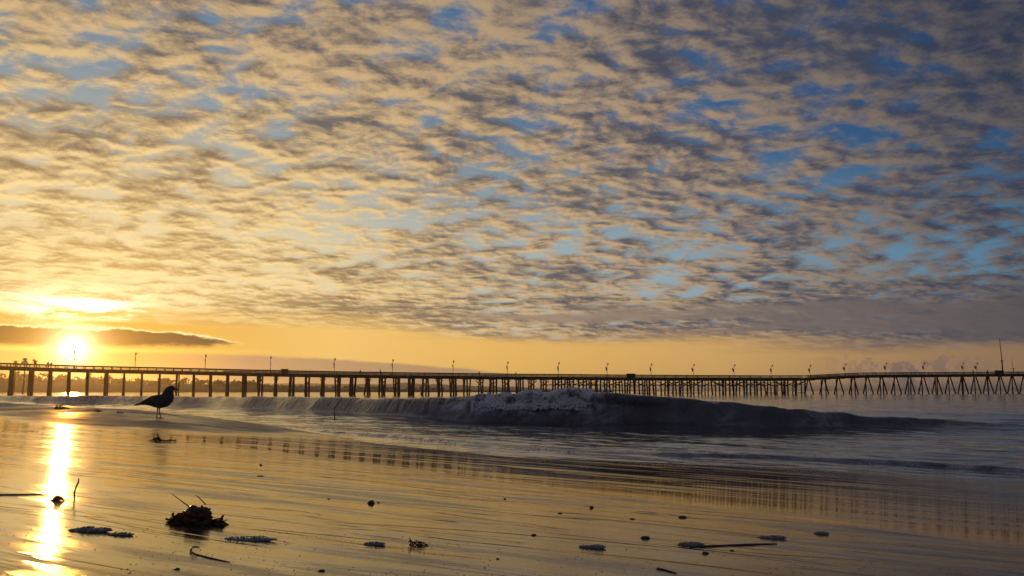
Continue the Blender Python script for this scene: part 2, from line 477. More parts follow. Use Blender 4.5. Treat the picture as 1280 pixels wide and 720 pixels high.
# --- wet sand
k = NT('wet_sand')
pos = k.coords(); shore_c = k.coords((1, 1, 1), -SHORE)          # x seaward, y along the shore
def stretched(sx, sy):
    mp = k.n('ShaderNodeMapping'); k.l(shore_c, mp.inputs[0]); mp.inputs['Scale'].default_value = (sx, sy, 1); return mp.outputs[0]
streak_c = k.coords((1, 1, 1), -R(64))
def along(sx, sy):
    mp = k.n('ShaderNodeMapping'); k.l(streak_c, mp.inputs[0]); mp.inputs['Scale'].default_value = (sx, sy, 1); return mp.outputs[0]
dry = k.attr('dry'); film = k.attr('film'); damp = k.attr('damp')
grain = k.noise(pos, 330, 4, .7)
streak = k.noise(along(9, 1.3), 1.0, 6, .62, .6)
broad = k.noise(stretched(2.2, .45), 1.0, 4, .55, .5)
inv = k.math('SUBTRACT', 1.0, film)
colr = k.mixcol(k.map(grain, .3, .7, 0, 1), (.030, .021, .013), (.054, .039, .025))
colr = k.mixcol(dry, colr, (.085, .058, .034))
ro = k.math('ADD', k.map(streak, .42, .66, .035, .095), k.map(broad, .48, .72, .0, .05))
ro = k.math('ADD', k.math('MULTIPLY', ro, k.math('ADD', k.math('MULTIPLY', inv, .75), .25)), k.math('MULTIPLY', dry, .5))
ro = k.math('ADD', ro, k.math('MULTIPLY', damp, .08))
drained = k.math('MULTIPLY', k.map(k.noise(along(6.5, 1.0), 1.0, 6, .62, .7), .505, .60, 0, 1), inv)
patch = k.map(k.noise(along(1.6, .5), 1.0, 3, .5), .38, .50, 0, 1)
drained = k.math('MULTIPLY', drained, patch)
breaks = k.map(k.noise(along(7.5, .9), 1.0, 5, .6, .6), .50, .57, 0, 1)      # the film thins out in streaks
drained = k.math('MAXIMUM', drained, k.math('MULTIPLY', k.math('MULTIPLY', breaks, film), .62))
ro = k.math('ADD', ro, k.math('MULTIPLY', drained, .22))
k.l(k.math('SUBTRACT', .5, k.math('MULTIPLY', drained, .40)), k.p.inputs['Specular IOR Level'])
k.set(Base_Color=colr, Roughness=ro, IOR=5.0)
k.p.inputs['Specular Tint'].default_value = (1.0, .93, .76, 1)
wetb = k.math('ADD', k.math('MULTIPLY', inv, .45), .55)
def bump2(h, dist, st, prev):
    o = k.n('ShaderNodeBump'); k.l(h, o.inputs['Height']); o.inputs['Distance'].default_value = dist
    k.l(st, o.inputs['Strength'])
    if prev is not None: k.l(prev, o.inputs['Normal'])
    return o.outputs[0]
b1 = bump2(streak, .0009, wetb, None)
b2 = bump2(k.noise(along(34, 7), 1.0, 6, .68), .00026, wetb, b1)
b3 = bump2(k.noise(stretched(3.2, .6), 1.0, 4, .55, .4), .0015, wetb, b2)
gst = k.math('ADD', k.math('MULTIPLY', k.math('MAXIMUM', damp, dry), .90), k.math('MULTIPLY', inv, .10))
lines = k.noise(along(4.5, .8), 1.0, 3, .5, .8)
lines = k.n('ShaderNodeMapRange', interpolation_type='SMOOTHSTEP') if False else k.map(lines, .56, .60, 0, 1)
lines2 = k.map(k.noise(along(7.5, 1.3), 1.0, 3, .5, .8), .585, .62, 0, 1)
b3 = bump2(k.math('ADD', lines, lines2), .0008, inv, b3)
b4 = bump2(grain, .0008, gst, b3)
k.l(b4, k.p.inputs['Normal'])
SAND = k.m
def sand_attrs(x, y):
    a, b = ab(x, y)
    dry = ss(-b, 6.8, 9.5) * ss(a, 1.5, 2.3) * np.clip(.75 + 1.1 * fbm(a * 1.2, b * .6, 71, 4), 0, 1)
    dry = np.maximum(dry, ss(-a, 3.0, 6.0))
    film = ss(a - A_FOLD - .10 * fbm(b * .35, b * 0 + 3.1, 5, 3), -.01, .02) * (1 - ss(-b, 6.0, 8.0))
    damp = 1 - ss(y - .20 * np.minimum(x, 0) + .30 * fbm(x * .9, y * 2.5, 83, 4), 1.12, 1.50)
    return {'dry': dry, 'film': film, 'damp': damp * (1 - film)}
rad_s = np.concatenate([np.geomspace(.004, .12, 14, endpoint=False), np.geomspace(.12, 1.0, 60, endpoint=False), np.geomspace(1.0, 40, 820, endpoint=False), np.geomspace(40, 260, 60)])
tag(polar_sheet('sand', lambda x, y: (x, y, sand_z(x, y)), SAND, rad_s, nmid=560, attrs=sand_attrs), kind='structure')

# --- sea water
k = NT('sea_water')
shore_c = k.coords((1, 1, 1), -SHORE)
w1 = k.noise(stretched(1.0, .45), 4.0, 4, .6, .3)
w2 = k.noise(stretched(1.0, .40), .9, 4, .55, .3)
w3 = k.noise(stretched(1.0, .35), .16, 5, .6)
foam_a = k.attr('foam')
fpat = k.noise(stretched(1.0, .8), 2.6, 7, .66, .6)
fm = k.math('MULTIPLY', foam_a, k.map(fpat, .38, .62, 0, 1))

fm = k.math('MINIMUM', fm, 1.0)
k.set(Base_Color=k.mixcol(fm, (.085, .076, .086), (.74, .71, .72)), Roughness=k.math('ADD', k.math('MULTIPLY', fm, .5), .085), IOR=1.34)
n1 = k.bump(w3, .34, 1.0)
n2 = k.bump(w2, .055, 1.0, n1)
n3 = k.bump(w1, .011, 1.0, n2)
face = k.attr('face')
pull = k.n('ShaderNodeMapping'); k.l(k.coords((1, 1, 1), -SHORE - .5), pull.inputs[0]); pull.inputs['Scale'].default_value = (.5, 2.4, .9)
n4 = k.n('ShaderNodeBump'); k.l(k.noise(pull.outputs[0], 1.0, 6, .62, .5), n4.inputs['Height']); n4.inputs['Distance'].default_value = .13
k.l(face, n4.inputs['Strength']); k.l(n3, n4.inputs['Normal'])
k.l(n4.outputs[0], k.p.inputs['Normal'])
WATER = k.m
def sea_attrs(x, y):
    x = x / SEA_K; y = y / SEA_K
    a, b = ab(x, y)
    H, af = wave_params(b); s = a - af - .22 * fbm(b * .45, b * 0 + 9, 31, 2)
    ba = np.interp(b, _bb, _ba) + .10 * fbm(b * 1.1, b * 0 + 5, 51, 4); sb = a - ba
    f = .55 * ss(sb, -.05, .02) * np.exp(-np.clip(sb, 0, None) / .28) * ss(b, -14, -9)
    for c0, am in ((.75, .75), (1.5, .6), (2.3, .45)):
        ln = sb - c0 - .55 * fbm(b * .5, b * 0 + c0 * 7, 131, 4)
        f = np.maximum(f, am * np.exp(-(ln / .07) ** 2) * ss(fbm(b * 1.5, ln * 2, 141, 3), -.08, .16) * ss(b, -14, -9))
    br = ss(b, -10.6, -9.4) * ss(-b, 7.2, 8.3)
    f = np.maximum(f, 1.7 * br * ss(s, .14, .30) * (1 - ss(s, .6, 1.6)))
    f = np.maximum(f, (.12 + .10 * ss(b, -11, -9)) * ss(s, -.1, .2) * (1 - ss(s, .42, .62)) * ss(-b, 4.5, 5.5) * np.clip(.5 + 1.3 * fbm(b * 2.6 + a * .6, a * 2.0, 61, 4), 0, 1.2))
    f = np.maximum(f, .45 * ss(-b, 22, 30) * ss(s, -.2, .1) * (1 - ss(s, .5, 1.2)))
    return {'foam': f, 'face': (ss(b, -11, -9) + (1 - ss(b, -11, -9)) * ss(s, .0, .3)) * ss(s, -.15, .1) * (1 - ss(s, .5, .8)) * ss(H, .02, .1)}
rad_w = np.concatenate([np.geomspace(8.0, 16.0, 60, endpoint=False), np.geomspace(16.0, 136, 760, endpoint=False), np.geomspace(136, 12500, 300)])
tag(polar_sheet('sea_water', sea_surface, WATER, rad_w, nmid=640, attrs=sea_attrs), kind='structure')

# ------------------------------------------------------------------ headland, far mountains
HILL = simple('scrub_hillside', (.035, .040, .020), (.075, .070, .040), .02, .9)
def ridge(name, dist, depth, prof, step, jit, mat, az0, az1):
    azs = np.arange(az0, az1 + 1e-6, step)
    px = 640 + F * np.tan(np.radians(azs))
    top = np.interp(px, [p[0] for p in prof], [488.5 - p[1] for p in prof])
    hgt = top / F * dist + CZ
    hgt = np.maximum(hgt + jit * fbm(azs * 1.3, azs * 0, 15, 5) * ss(hgt, .5, 8), -1.0)
    rows = [(0, -1.5), (.02, .12), (.25, .55), (.55, 1.0), (.8, .8), (1.0, -.1)]
    v = []; f = []
    for q, (t, m) in enumerate(rows):
        for i, A in enumerate(azs):
            Y = (dist + depth * (t - .55)); X = Y * math.tan(R(A))
            z = hgt[i] * m + (jit * .3 * float(vnoise(A * 3, q * 1.7, 3)) if 0 < q < 5 else 0)
            if q in (0, 5): z = -2.0
            v.append((X, Y, z))
    n = len(azs)
    for q in range(len(rows) - 1):
        for i in range(n - 1): f.append((q * n + i, q * n + i + 1, (q + 1) * n + i + 1, (q + 1) * n + i))
    me = bpy.data.meshes.new(name); me.from_pydata(v, [], f); me.update()
    return tag(link(name, me, mat, None, True), kind='structure')
H_D = 1000.0
ridge('headland', H_D, 420, [(-400, 462), (-100, 468), (0, 473), (60, 474), (120, 476), (200, 479), (300, 481.5), (400, 484), (480, 486), (560, 487), (640, 487.9), (720, 488.6), (760, 489.5)], .1, 2.5, HILL, -42, 6.5)
ridge('mountains', 3600.0, 900, [(-300, 479), (200, 479.5), (380, 480), (470, 480), (505, 479), (560, 481), (640, 484), (720, 486.5), (860, 488.6), (900, 490)],   .1, 4, simple('far_mountain', (.05, .05, .045), (.08, .075, .06), .001, .9), -40, 14)
# ------------------------------------------------------------------ pier
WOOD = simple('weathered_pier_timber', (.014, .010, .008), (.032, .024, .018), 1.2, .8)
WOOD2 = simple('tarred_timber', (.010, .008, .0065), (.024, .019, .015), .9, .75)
IRON = simple('dark_painted_steel', (.020, .020, .022), (.035, .034, .034), 3, .5)
CLOTH = simple('faded_blue_cloth', (.03, .04, .07), (.05, .06, .09), 3, .9)
GLASS_L = simple('frosted_lantern_glass', (.25, .24, .20), (.35, .33, .28), 5, .35)
AL = Vector((1, .41, 0)).normalized(); AC = Vector((-AL.y, AL.x, 0))     # along the pier, across it (away from the beach)
def pier_pt(px, off=0.0):
    u = ray(px, 475); u = u[0] / u[1]
    x = 280 * u / (1 - .41 * u)
    p = Vector((x, 280 + .41 * x, 0)); return p + AC * off
_rt = [(-420, 441), (-200, 447.5), (0, 453.3), (100, 456.8), (200, 459), (320, 462), (420, 463.9), (500, 465.2), (640, 467), (800, 468.3), (960, 469.2), (1015, 469.0), (1050, 467.2), (1085, 465.6), (1280, 464.4), (1400, 464)]
_rx = []; _rz = []
for px, py in _rt:
    p = pier_pt(px); d = ray(px, py); _rx.append(p.x); _rz.append(CZ + d[2] / d[1] * p.y)
def rail_z(x): return float(np.interp(x, _rx, _rz))
X0, X1 = pier_pt(-260).x, pier_pt(1340).x
W = 6.4                                                                  # deck width
pier = tag(empty('pier', (0, 280, LEVEL)), 'long dark timber pier on many piles crossing the water below the sky', 'pier')
def ppart(mb, name, mat, parent=pier):
    o = mb.build(name, mat, parent)
    if parent is pier: o.location = -pier.location
    return o
def P(x, off, z): 
    t = x; return Vector((t, 280 + .41 * t, z)) + AC * off
xs = list(np.arange(X0, X1, 2.05)) + [X1]
deck = MB(); joist = MB()
for a, b in zip(xs[:-1], xs[1:]):
    za, zb = rail_z(a) - 1.08, rail_z(b) - 1.08
    deck.bar(P(a, W / 2, za - .10), P(b, W / 2, zb - .10), W + .5, .20)
    for off in (0.1, W * .35, W * .68, W - .1):
        joist.bar(P(a, off, za - .46), P(b, off, zb - .46), .24, .51)
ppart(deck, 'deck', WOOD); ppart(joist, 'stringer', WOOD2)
for side, off in ((0, 0.02), (1, W - .02)):
    top = MB(); mid = MB(); post = MB(); kerb = MB()
    for i, (a, b) in enumerate(zip(xs[:-1], xs[1:])):
        za, zb = rail_z(a), rail_z(b)
        top.bar(P(a, off, za - .13), P(b, off, zb - .13), .22, .26)
        mid.bar(P(a, off, za - .56), P(b, off, zb - .56), .05, .09 if a < -80 else .20)
        kerb.bar(P(a, off, za - .93), P(b, off, zb - .93), .24, .18)
        if i % 2 == 0 or a < -40: post.bar(P(a, off, za - 1.10), P(a, off, za - .28), .17, .17, up=(0, 1, 0))
    r = ppart(top, 'handrail', WOOD)
    for mb, nm in ((mid, 'middle_rail'), (kerb, 'kerb_beam'), (post, 'railing_post')):
        o = mb.build(nm, WOOD, r)
        if nm == 'railing_post': o['kind'] = 'stuff'

# bents: rows of piles across the pier
piles = []; braces = []; caps = []; beams = []
def pile(p, q, r): piles.append((p, q, r))
xb = pier_pt(12).x - 4.115 * 16
bents = []
while xb < X1 - 1:
    pxx = 640 + F * (xb / (280 + .41 * xb)); sec = 0 if pxx < 322 else (1 if pxx < 1012 else 2)
    bents.append((xb, sec)); xb += 4.115 if sec < 2 else 6.5
for i, (x, sec) in enumerate(bents):
    zt = rail_z(x) - 1.80; zb = LEVEL - 1.5
    j = lambda s=.25: random.uniform(-s, s)
    caps.append((P(x, -.2, zt), P(x, W + .2, zt)))
    if sec == 0:
        for off in (.45, W * .5, W - .45):
            pile(P(x + j(.08), off + j(.1), zt), P(x + j(.12), off + (off - W / 2) * .06 + j(.1), zb), .29 + random.uniform(-.03, .04))
        if i % 4 == 1: pile(P(x + .5, W * .3, zt), P(x + .55, W * .3, zb), .2)
    elif sec == 1:
        for q, off in enumerate((.3, W * .27, W * .5, W * .73, W - .3) if pxx < 575 else (.3, W * .36, W * .68, W - .3)):
            if random.random() < .95:
                pile(P(x + j(.35), off + j(.25), zt), P(x + j(.45), off + (off - W / 2) * .10 + j(.3), zb), (.31 if pxx < 575 else .28) + random.uniform(-.05, .05))
        zl = LEVEL + 1.0 + j(.2)
        if i % 4 != 0 or x > 10:
            braces.append((P(x + .25, .2, zt - .4), P(x + .25, W - .2, zt - 2.2 + j(.3))))
            if random.random() < .9: braces.append((P(x - .25, .2, zt - 2.2 + j(.3)), P(x - .25, W - .2, zt - .4)))
    else:
        pile(P(x, W * .44, zt), P(x + j(.15), W * .5 - 3.0, zb), .27); pile(P(x, W * .56, zt), P(x + j(.15), W * .5 + 3.0, zb), .27)
        pile(P(x + 3.0, .3, zt), P(x + 3.0, .2, zb), .22)
        if i % 2: pile(P(x + 3.1, W - .5, zt), P(x + 3.1, W - .4, zb), .24)
for (xa, sa), (xc, sc) in zip(bents[:-1], bents[1:]):
    if sa == 1 and sc == 1 and xa > 8:
        for off in (.1, W - .1):
            za = rail_z(xa) - 3.45; zc = rail_z(xc) - 3.45
            beams.append((P(xa, off, za), P(xc, off, zc)))
        if random.random() < .55:
            u = random.random() < .5
            beams.append((P(xa, .1, rail_z(xa) - (2.2 if u else 3.4)), P(xc, .1, rail_z(xc) - (3.4 if u else 2.2))))
        if random.random() < .6: beams.append((P(xa, .3, LEVEL + .55), P(xc, .3, LEVEL + .55)))
def size_key(p): return -p.length
piles.sort(key=lambda q: (0 if -75 < 640 + F * q[1].x / q[1].y < 1300 else 1, q[1].length))
rest = MB()
for i, (p, q, r) in enumerate(piles):
    if i < 99:
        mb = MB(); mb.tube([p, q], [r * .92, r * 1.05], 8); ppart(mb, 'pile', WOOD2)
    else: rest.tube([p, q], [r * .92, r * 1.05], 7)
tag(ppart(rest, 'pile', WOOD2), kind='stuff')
vis = lambda p: -20 < 640 + F * p.x / p.y < 1300
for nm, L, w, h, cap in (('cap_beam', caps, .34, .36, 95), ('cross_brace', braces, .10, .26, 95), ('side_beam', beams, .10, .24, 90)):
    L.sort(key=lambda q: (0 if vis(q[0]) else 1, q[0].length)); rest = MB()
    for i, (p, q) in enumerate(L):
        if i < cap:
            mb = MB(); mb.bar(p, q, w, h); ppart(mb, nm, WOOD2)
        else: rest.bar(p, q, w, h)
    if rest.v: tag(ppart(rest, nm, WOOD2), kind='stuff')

def copy_tree(o, parent=None):
    c = o.copy(); COL.objects.link(c); c.parent = parent
    for ch in list(o.children): copy_tree(ch, c)
    return c
# lamp posts: slim pole with a lantern on top and a pennant-shaped banner on a side arm
lamp0 = empty('lamp_post', (0, 0, 0))
mb = MB(); mb.tube([(0, 0, 0), (0, 0, .25), (0, 0, .3), (0, 0, 4.35)], [.13, .13, .075, .055], 8); mb.build('pole', IRON, lamp0)
mb = MB(); mb.tube([(0, 0, 4.1), (0, -.25, 4.33), (0, -.55, 4.40)], .035, 6); mb.build('bracket', IRON, lamp0)
mb = MB(); mb.tube([(0, -.55, 4.74), (0, -.55, 4.68), (0, -.55, 4.45), (0, -.55, 4.22), (0, -.55, 4.16)], [.05, .17, .23, .15, .05], 10)
lh = mb.build('lantern', GLASS_L, lamp0, True)
mb = MB(); mb.tube([(0, -.55, 4.92), (0, -.55, 4.80), (0, -.55, 4.70)], [.02, .16, .27], 10); mb.build('lantern_cap', IRON, lh)
mb = MB(); mb.tube([(0, 0, 3.55), (0, .35, 3.62), (0, .80, 3.55)], .03, 6); mb.build('banner_arm', IRON, lamp0)
mb = MB()
prof = [(3.56, .05), (3.40, .26), (3.05, .40), (2.70, .36), (2.35, .20), (2.10, .03)]
vs = []
for z, w in prof:
    for sx in (-.05, .05):
        for sy in (-1, 1): vs.append((sx + .10 * math.sin(z * 3), .62 + sy * w + .1 * math.sin(z * 2), z))
fs = []
for i in range(len(prof) - 1):
    a = i * 4; fs += [(a, a + 1, a + 5, a + 4), (a + 3, a + 2, a + 6, a + 7), (a + 1, a + 3, a + 7, a + 5), (a + 2, a, a + 4, a + 6)]
fs += [(0, 2, 3, 1), (20, 21, 23, 22)]
mb.raw(vs, fs); mb.build('banner', CLOTH, lamp0)
ORD = ['first', 'second', 'third', 'fourth', 'fifth', 'sixth', 'seventh', 'eighth', 'ninth', 'tenth', 'eleventh', 'twelfth', 'thirteenth', 'fourteenth', 'fifteenth', 'sixteenth', 'seventeenth', 'eighteenth', 'nineteenth']
LP = [91, 168, 256, 338, 418, 491, 567, 635, 699, 760, 815, 868, 919, 966, 1014, 1058, 1109, 1157, 1206, 1223]
own = {0: 'slim lamp post on the pier standing directly before the glowing sun', 1: 'slim lamp post on the pier above the standing gull, next to the sun',
       2: 'slim lamp post on the pier under the tip of the dark cloud bar', 3: 'lamp post on the pier just left of the low dark deck box', 19: 'last lamp post with banner before the tall mast, close beside its neighbour',
       14: 'lamp post where the pier deck begins to rise towards its far end'}
for i, px in enumerate(LP):
    o = lamp0 if i == 0 else copy_tree(lamp0)
    p = pier_pt(px, .5); o.location = (p.x, p.y, rail_z(p.x) - 1.081)
    o.rotation_euler.z = math.atan2(AC.y, AC.x) - math.pi / 2 + random.uniform(-.15, .15)
    w = ORD[i] if i < 19 else ''
    tag(o, own.get(i, 'thin lamp post with lantern and banner, %s along the pier from the sun' % w), 'lamp post', 'lamp posts along the pier')

# masts at the far end
def mast(px, ytop, label, rad):
    p = pier_pt(px, 2.0); d = ray(px, ytop); zt = CZ + d[2] / d[1] * p.y; zb = rail_z(p.x) - 1.08
    o = tag(empty('mast', (p.x, p.y, zb)), label, 'mast')
    h = zt - zb
    mb = MB(); mb.tube([(0, 0, 0), (-.05, 0, h * .4)], [rad, rad * .85], 8); mb.build('lower_pole', IRON, o)
    mb = MB(); mb.tube([(-.05, .0, h * .38), (-.3, 0, h * .75), (-.45, 0, h)], [rad * .6, rad * .45, rad * .25], 8); mb.build('topmast', IRON, o)
    mb = MB(); mb.bar((-.9, 0, h * .36), (.8, 0, h * .36), .16, .16); mb.build('crosstree', IRON, o)
    return o
mast(1259.5, 422, 'tall thin mast standing on the far end of the pier', .30)
mast(1273, 449, 'short thin mast on the pier beyond the tall one', .16)

# boxes on the deck
def deck_box(px0, px1, ytop, label):
    p = pier_pt((px0 + px1) / 2, 1.2); w = (pier_pt(px1) - pier_pt(px0)).length
    d = ray((px0 + px1) / 2, ytop); zt = CZ + d[2] / d[1] * p.y; zb = rail_z(p.x) - 1.08; h = zt - zb
    o = tag(empty('deck_box', (p.x, p.y, zb), math.atan2(AL.y, AL.x)), label, 'box')
    mb = MB(); mb.bar((-w / 2, 0, h * .46), (w / 2, 0, h * .46), 1.1, h * .9); mb.build('body', WOOD2, o)
    mb = MB(); mb.bar((-w / 2 - .1, 0, h * .955), (w / 2 + .1, 0, h * .955), 1.3, h * .09); mb.build('lid', WOOD, o)
    for s in (-1, 1):
        mb = MB(); mb.bar((s * w * .25 - .2, -.57, h * .7), (s * w * .25 + .2, -.57, h * .7), .06, .06); mb.build('handle', IRON, o)
deck_box(352, 360.5, 461.2, 'low dark box on the pier deck beside the fourth lamp post')
deck_box(786.5, 795.5, 467.0, 'low dark box on the middle of the pier between two lamp posts')
deck_box(1249, 1257, 463.0, 'low dark box at the foot of the tall mast')

# people on the pier
SKIN = simple('dark_clothes', (.03, .028, .03), (.05, .045, .045), 4, .85)
def skin_mesh(name, joints, edges, mats, sub=1):
    """one continuous skinned body from joints (x, y, z, radius)"""
    me = bpy.data.meshes.new(name); me.from_pydata([j[:3] for j in joints], edges, []); me.update()
    o = bpy.data.objects.new(name, me); COL.objects.link(o)
    md = o.modifiers.new('s', 'SKIN')
    for v, j in zip(me.skin_vertices[0].data, joints): v.radius = (j[3], j[3])
    me.skin_vertices[0].data[0].use_root = True
    sd = o.modifiers.new('u', 'SUBSURF'); sd.levels = sub; sd.render_levels = sub
    dg = bpy.context.evaluated_depsgraph_get()
    m2 = bpy.data.meshes.new_from_object(o.evaluated_get(dg)); bpy.data.objects.remove(o)
    m2.name = name
    return m2
J = [(0, 0, .95, .15), (0, 0, 1.15, .14), (0, 0, 1.38, .16), (0, 0, 1.50, .06), (0, .02, 1.60, .095), (0, .02, 1.72, .08),
     (.10, 0, .88, .085), (.11, .02, .48, .06), (.11, -.02, .06, .045), (.11, .12, .03, .04),
     (-.10, 0, .88, .085), (-.11, .02, .48, .06), (-.11, -.02, .06, .045), (-.11, .12, .03, .04),
     (.20, 0, 1.40, .06), (.26, .02, 1.12, .045), (.22, .22, 1.02, .035), (.20, .30, 1.02, .035),
     (-.20, 0, 1.40, .06), (-.26, .02, 1.12, .045), (-.22, .22, 1.02, .035), (-.20, .30, 1.02, .035)]
E_ = [(0, 1), (1, 2), (2, 3), (3, 4), (4, 5), (0, 6), (6, 7), (7, 8), (8, 9), (0, 10), (10, 11), (11, 12), (12, 13), (2, 14), (14, 15), (15, 16), (16, 17), (2, 18), (18, 19), (19, 20), (20, 21)]
body = skin_mesh('person', J, E_, None); body.materials.append(SKIN)
PPL = [(58.5, 'person in dark clothes standing on the pier just left of the sun', 1.12), (62.5, 'shorter person in dark clothes standing on the pier right beside another', 1.0), (451, 'person in dark clothes barely showing over the pier rail left of another', .93),
       (476, 'person in dark clothes leaning at the pier rail beside the sixth lamp post', 1.08), (600, 'person in dark clothes at the pier rail above the left end of the breaking foam', 1.0), (646, 'person in dark clothes at the pier rail above the breaking crest', .95),
       (1219, 'person in dark clothes just left of the last lamp post near the mast', 1.15), (1237, 'person in dark clothes standing between the last lamp post and tall mast', 1.3)]
for px, lab, sc in PPL:
    o = bpy.data.objects.new('person', body); COL.objects.link(o)
    p = pier_pt(px, .75); o.location = (p.x, p.y, rail_z(p.x) - 1.081); o.scale = (min(sc, 1.08),) * 3
    o.rotation_euler.z = math.atan2(-AC.y, -AC.x) - math.pi / 2 + random.uniform(-1, 1)
    tag(o, lab, 'person', 'people on the pier')

# ------------------------------------------------------------------ trees of the headland
BARK = simple('bark', (.05, .04, .03), (.09, .07, .05), 3, .9)
LEAF = simple('foliage', (.030, .042, .018), (.075, .085, .035), 1.2, .7)
def hill_top(px):
    prof = [(-400, 462), (-100, 468), (0, 473), (60, 474), (120, 476), (200, 479), (300, 481.5), (400, 484), (480, 486), (560, 487), (640, 487.9)]
    return (488.5 - np.interp(px, [p[0] for p in prof], [p[1] for p in prof])) / F * H_D
def leaf_cloud(mb, c, r, n, s):
    for _ in range(n):
        d = Vector((random.gauss(0, 1), random.gauss(0, 1), random.gauss(0, 1))).normalized() * random.uniform(.35, 1.05) ** .6
        p = Vector(c) + Vector((d.x * r[0], d.y * r[1], d.z * r[2]))
        a = Vector((random.gauss(0, 1), random.gauss(0, 1), random.gauss(0, 1))).normalized() * s * random.uniform(.6, 1.4)
        b = a.cross(Vector((random.gauss(0, 1), random.gauss(0, 1), random.gauss(0, 1)))).normalized() * s * random.uniform(.5, 1.1)
        mb.raw([p - a, p + b, p + a, p - b], [(0, 1, 2, 3)])
wood = MB()
for i in range(300):
    px = random.uniform(-330, 560); yy = H_D + random.uniform(-110, 50)
    base = float(hill_top(px)); h = random.uniform(4, 8) * (1 if px > 60 else 1.25) * (1.0 if px < 330 else .55)
    X = (px - 640) / F * yy; zz = base * (1 - .0035 * abs(yy - H_D)) - 1
    leaf_cloud(wood, (X, yy, zz + h * .5), (h * random.uniform(.5, 1.1), h * .6, h * .5), 34, h * .20)
tag(wood.build('treeline', LEAF), 'hazy band of dark trees along the far shore behind the pier', 'trees', kind='stuff')
def broad_tree(px, ytop, yy, w, label):
    X = (px - 640) / F * yy; zt = CZ + (488.5 - ytop) / F * yy; zb = float(hill_top(px)) * yy / H_D * .55
    h = max(zt - zb, 6)
    o = tag(empty('broadleaf_tree', (X, yy, zt - h)), label, 'tree', 'trees standing above the far shore')
    mb = MB(); mb.tube([(0, 0, -2), (.2, 0, h * .35), (0, .1, h * .75)], [.5, .35, .12], 7)
    for s in range(5):
        a = s * 1.3; mb.tube([(0, 0, h * (.3 + .06 * s)), (math.cos(a) * w * .3, math.sin(a) * w * .3, h * (.55 + .06 * s))], [.2, .06], 5)
    mb.build('trunk', BARK, o)
    mb = MB()
    for q in range(7):
        leaf_cloud(mb, (random.uniform(-.6, .6) * w * .5, random.uniform(-.5, .5) * w * .5, h * random.uniform(.5, .88)), (w * .26, w * .26, h * .15), 60, .65)
    mb.build('crown', LEAF, o)
for px, yt, yy, w, lab in [(176, 474.0, 930, 15, 'broad hazy tree seen under the pier just left of the gull'), (206, 471.8, 940, 18, 'round hazy tree on the shore directly behind the head of the gull'),
                           (231, 472.2, 930, 13, 'round hazy tree under the pier right of the gull'), (254, 475.2, 930, 10, 'small hazy tree under the pier, left of a lone palm'),
                           (297, 475.6, 940, 14, 'low hazy tree under the pier right of a lone palm'), (318, 477.0, 940, 12, 'low hazy tree at the right end of the taller shore trees')]:
    broad_tree(px, yt, yy, w, lab)
def palm(px, ytop, yy, zb, label, cr=3.0):
    X = (px - 640) / F * yy; zt = CZ + (488.5 - ytop) / F * yy; h = zt - zb
    o = tag(empty('palm_tree', (X, yy, zb)), label, 'palm tree', 'palms on the far shore')
    mb = MB(); mb.tube([(0, 0, -2), (.3, 0, h * .4), (.1, 0, h - cr * .6)], [.42, .32, .26], 8); mb.build('trunk', BARK, o)
    mb = MB()
    for q in range(34):
        a = q * 2.399; e = random.uniform(-.9, 1.5); L = cr * random.uniform(.8, 1.15)
        d = Vector((math.cos(a) * math.cos(e), math.sin(a) * math.cos(e), math.sin(e)))
        pts = [Vector((.1, 0, h - cr * .6)) + d * L * t - Vector((0, 0, .35 * L * t * t)) for t in (0, .35, .7, 1.0)]
        mb.tube(pts, [.10, .40, .34, .05], 5, .25)
    mb.build('crown', LEAF, o)
palm(32.5, 447.8, 420, .5, 'hazy palm with round crown rising over the pier near its landward end', 2.1)
palm(44.5, 449.2, 430, .5, 'smaller hazy palm rising over the pier left of two people', 1.8)
palm(21, 451.2, 440, .5, 'low hazy palm leftmost of the crowns over the pier', 1.7)
palm(114.5, 466.5, 800, 1.0, 'hazy palm framed between two pier piles right of the sun', 3.2)
palm(139.5, 469.0, 830, 1.0, 'hazy palm framed between pier piles left of the gull', 3.0)
palm(273, 475.5, 830, .5, 'lone hazy palm under the pier between two thick piles', 3.2)

# ------------------------------------------------------------------ whitewater of the breaking wave
k = NT('whitewater'); tco = k.n('ShaderNodeTexCoord').outputs['Object']
f = k.noise(tco, 40, 4, .6)
k.set(Base_Color=k.mixcol(k.map(f, .3, .7, 0, 1), (.62, .60, .63), (.84, .82, .82)), Roughness=.55)
k.p.inputs['Subsurface Weight'].default_value = .0
FOAM = k.m
def crest(b):
    H, af = wave_params(np.array([b])); return float(H[0]), float(af[0])
def sea_at(a, b):
    x, y = xy(a, b); X, Y, Z = sea_unit(np.array([x]), np.array([y])); return float(Z[0])
def sea_scaled(o): o.location = (0, 0, CZ * (1 - SEA_K)); o.scale = (SEA_K,) * 3; return o
fo = MB()
for i in range(7500):
    b = random.triangular(-10.4, -7.6, -8.5); H, af = crest(b)
    t = .38 + .62 * random.random() ** .8                        # 0 at the foot of the face, 1 on the crest
    lump = float(fbm(b * 3.0, t * 2.2, 7, 4))
    env = float(ss(b, -10.2, -8.9)) * float(ss(-b, 7.45, 8.1))
    if t < .80 - .72 * env + .45 * lump or lump < -.36: continue
    aa = af + .10 + .42 * t - .10 * max(lump, 0) + random.gauss(0, .02)
    x, y = xy(aa, b)
    zz = max(LEVEL_U + H * min(1, (t ** .8)), sea_at(aa, b)) + .045 * lump * env + random.gauss(0, .004)
    r = .0022 + .013 * random.random() ** 2.6
    fo.lump((x, y, zz - r * .4), (r * 1.4, r * 1.4, r), 1, .12)
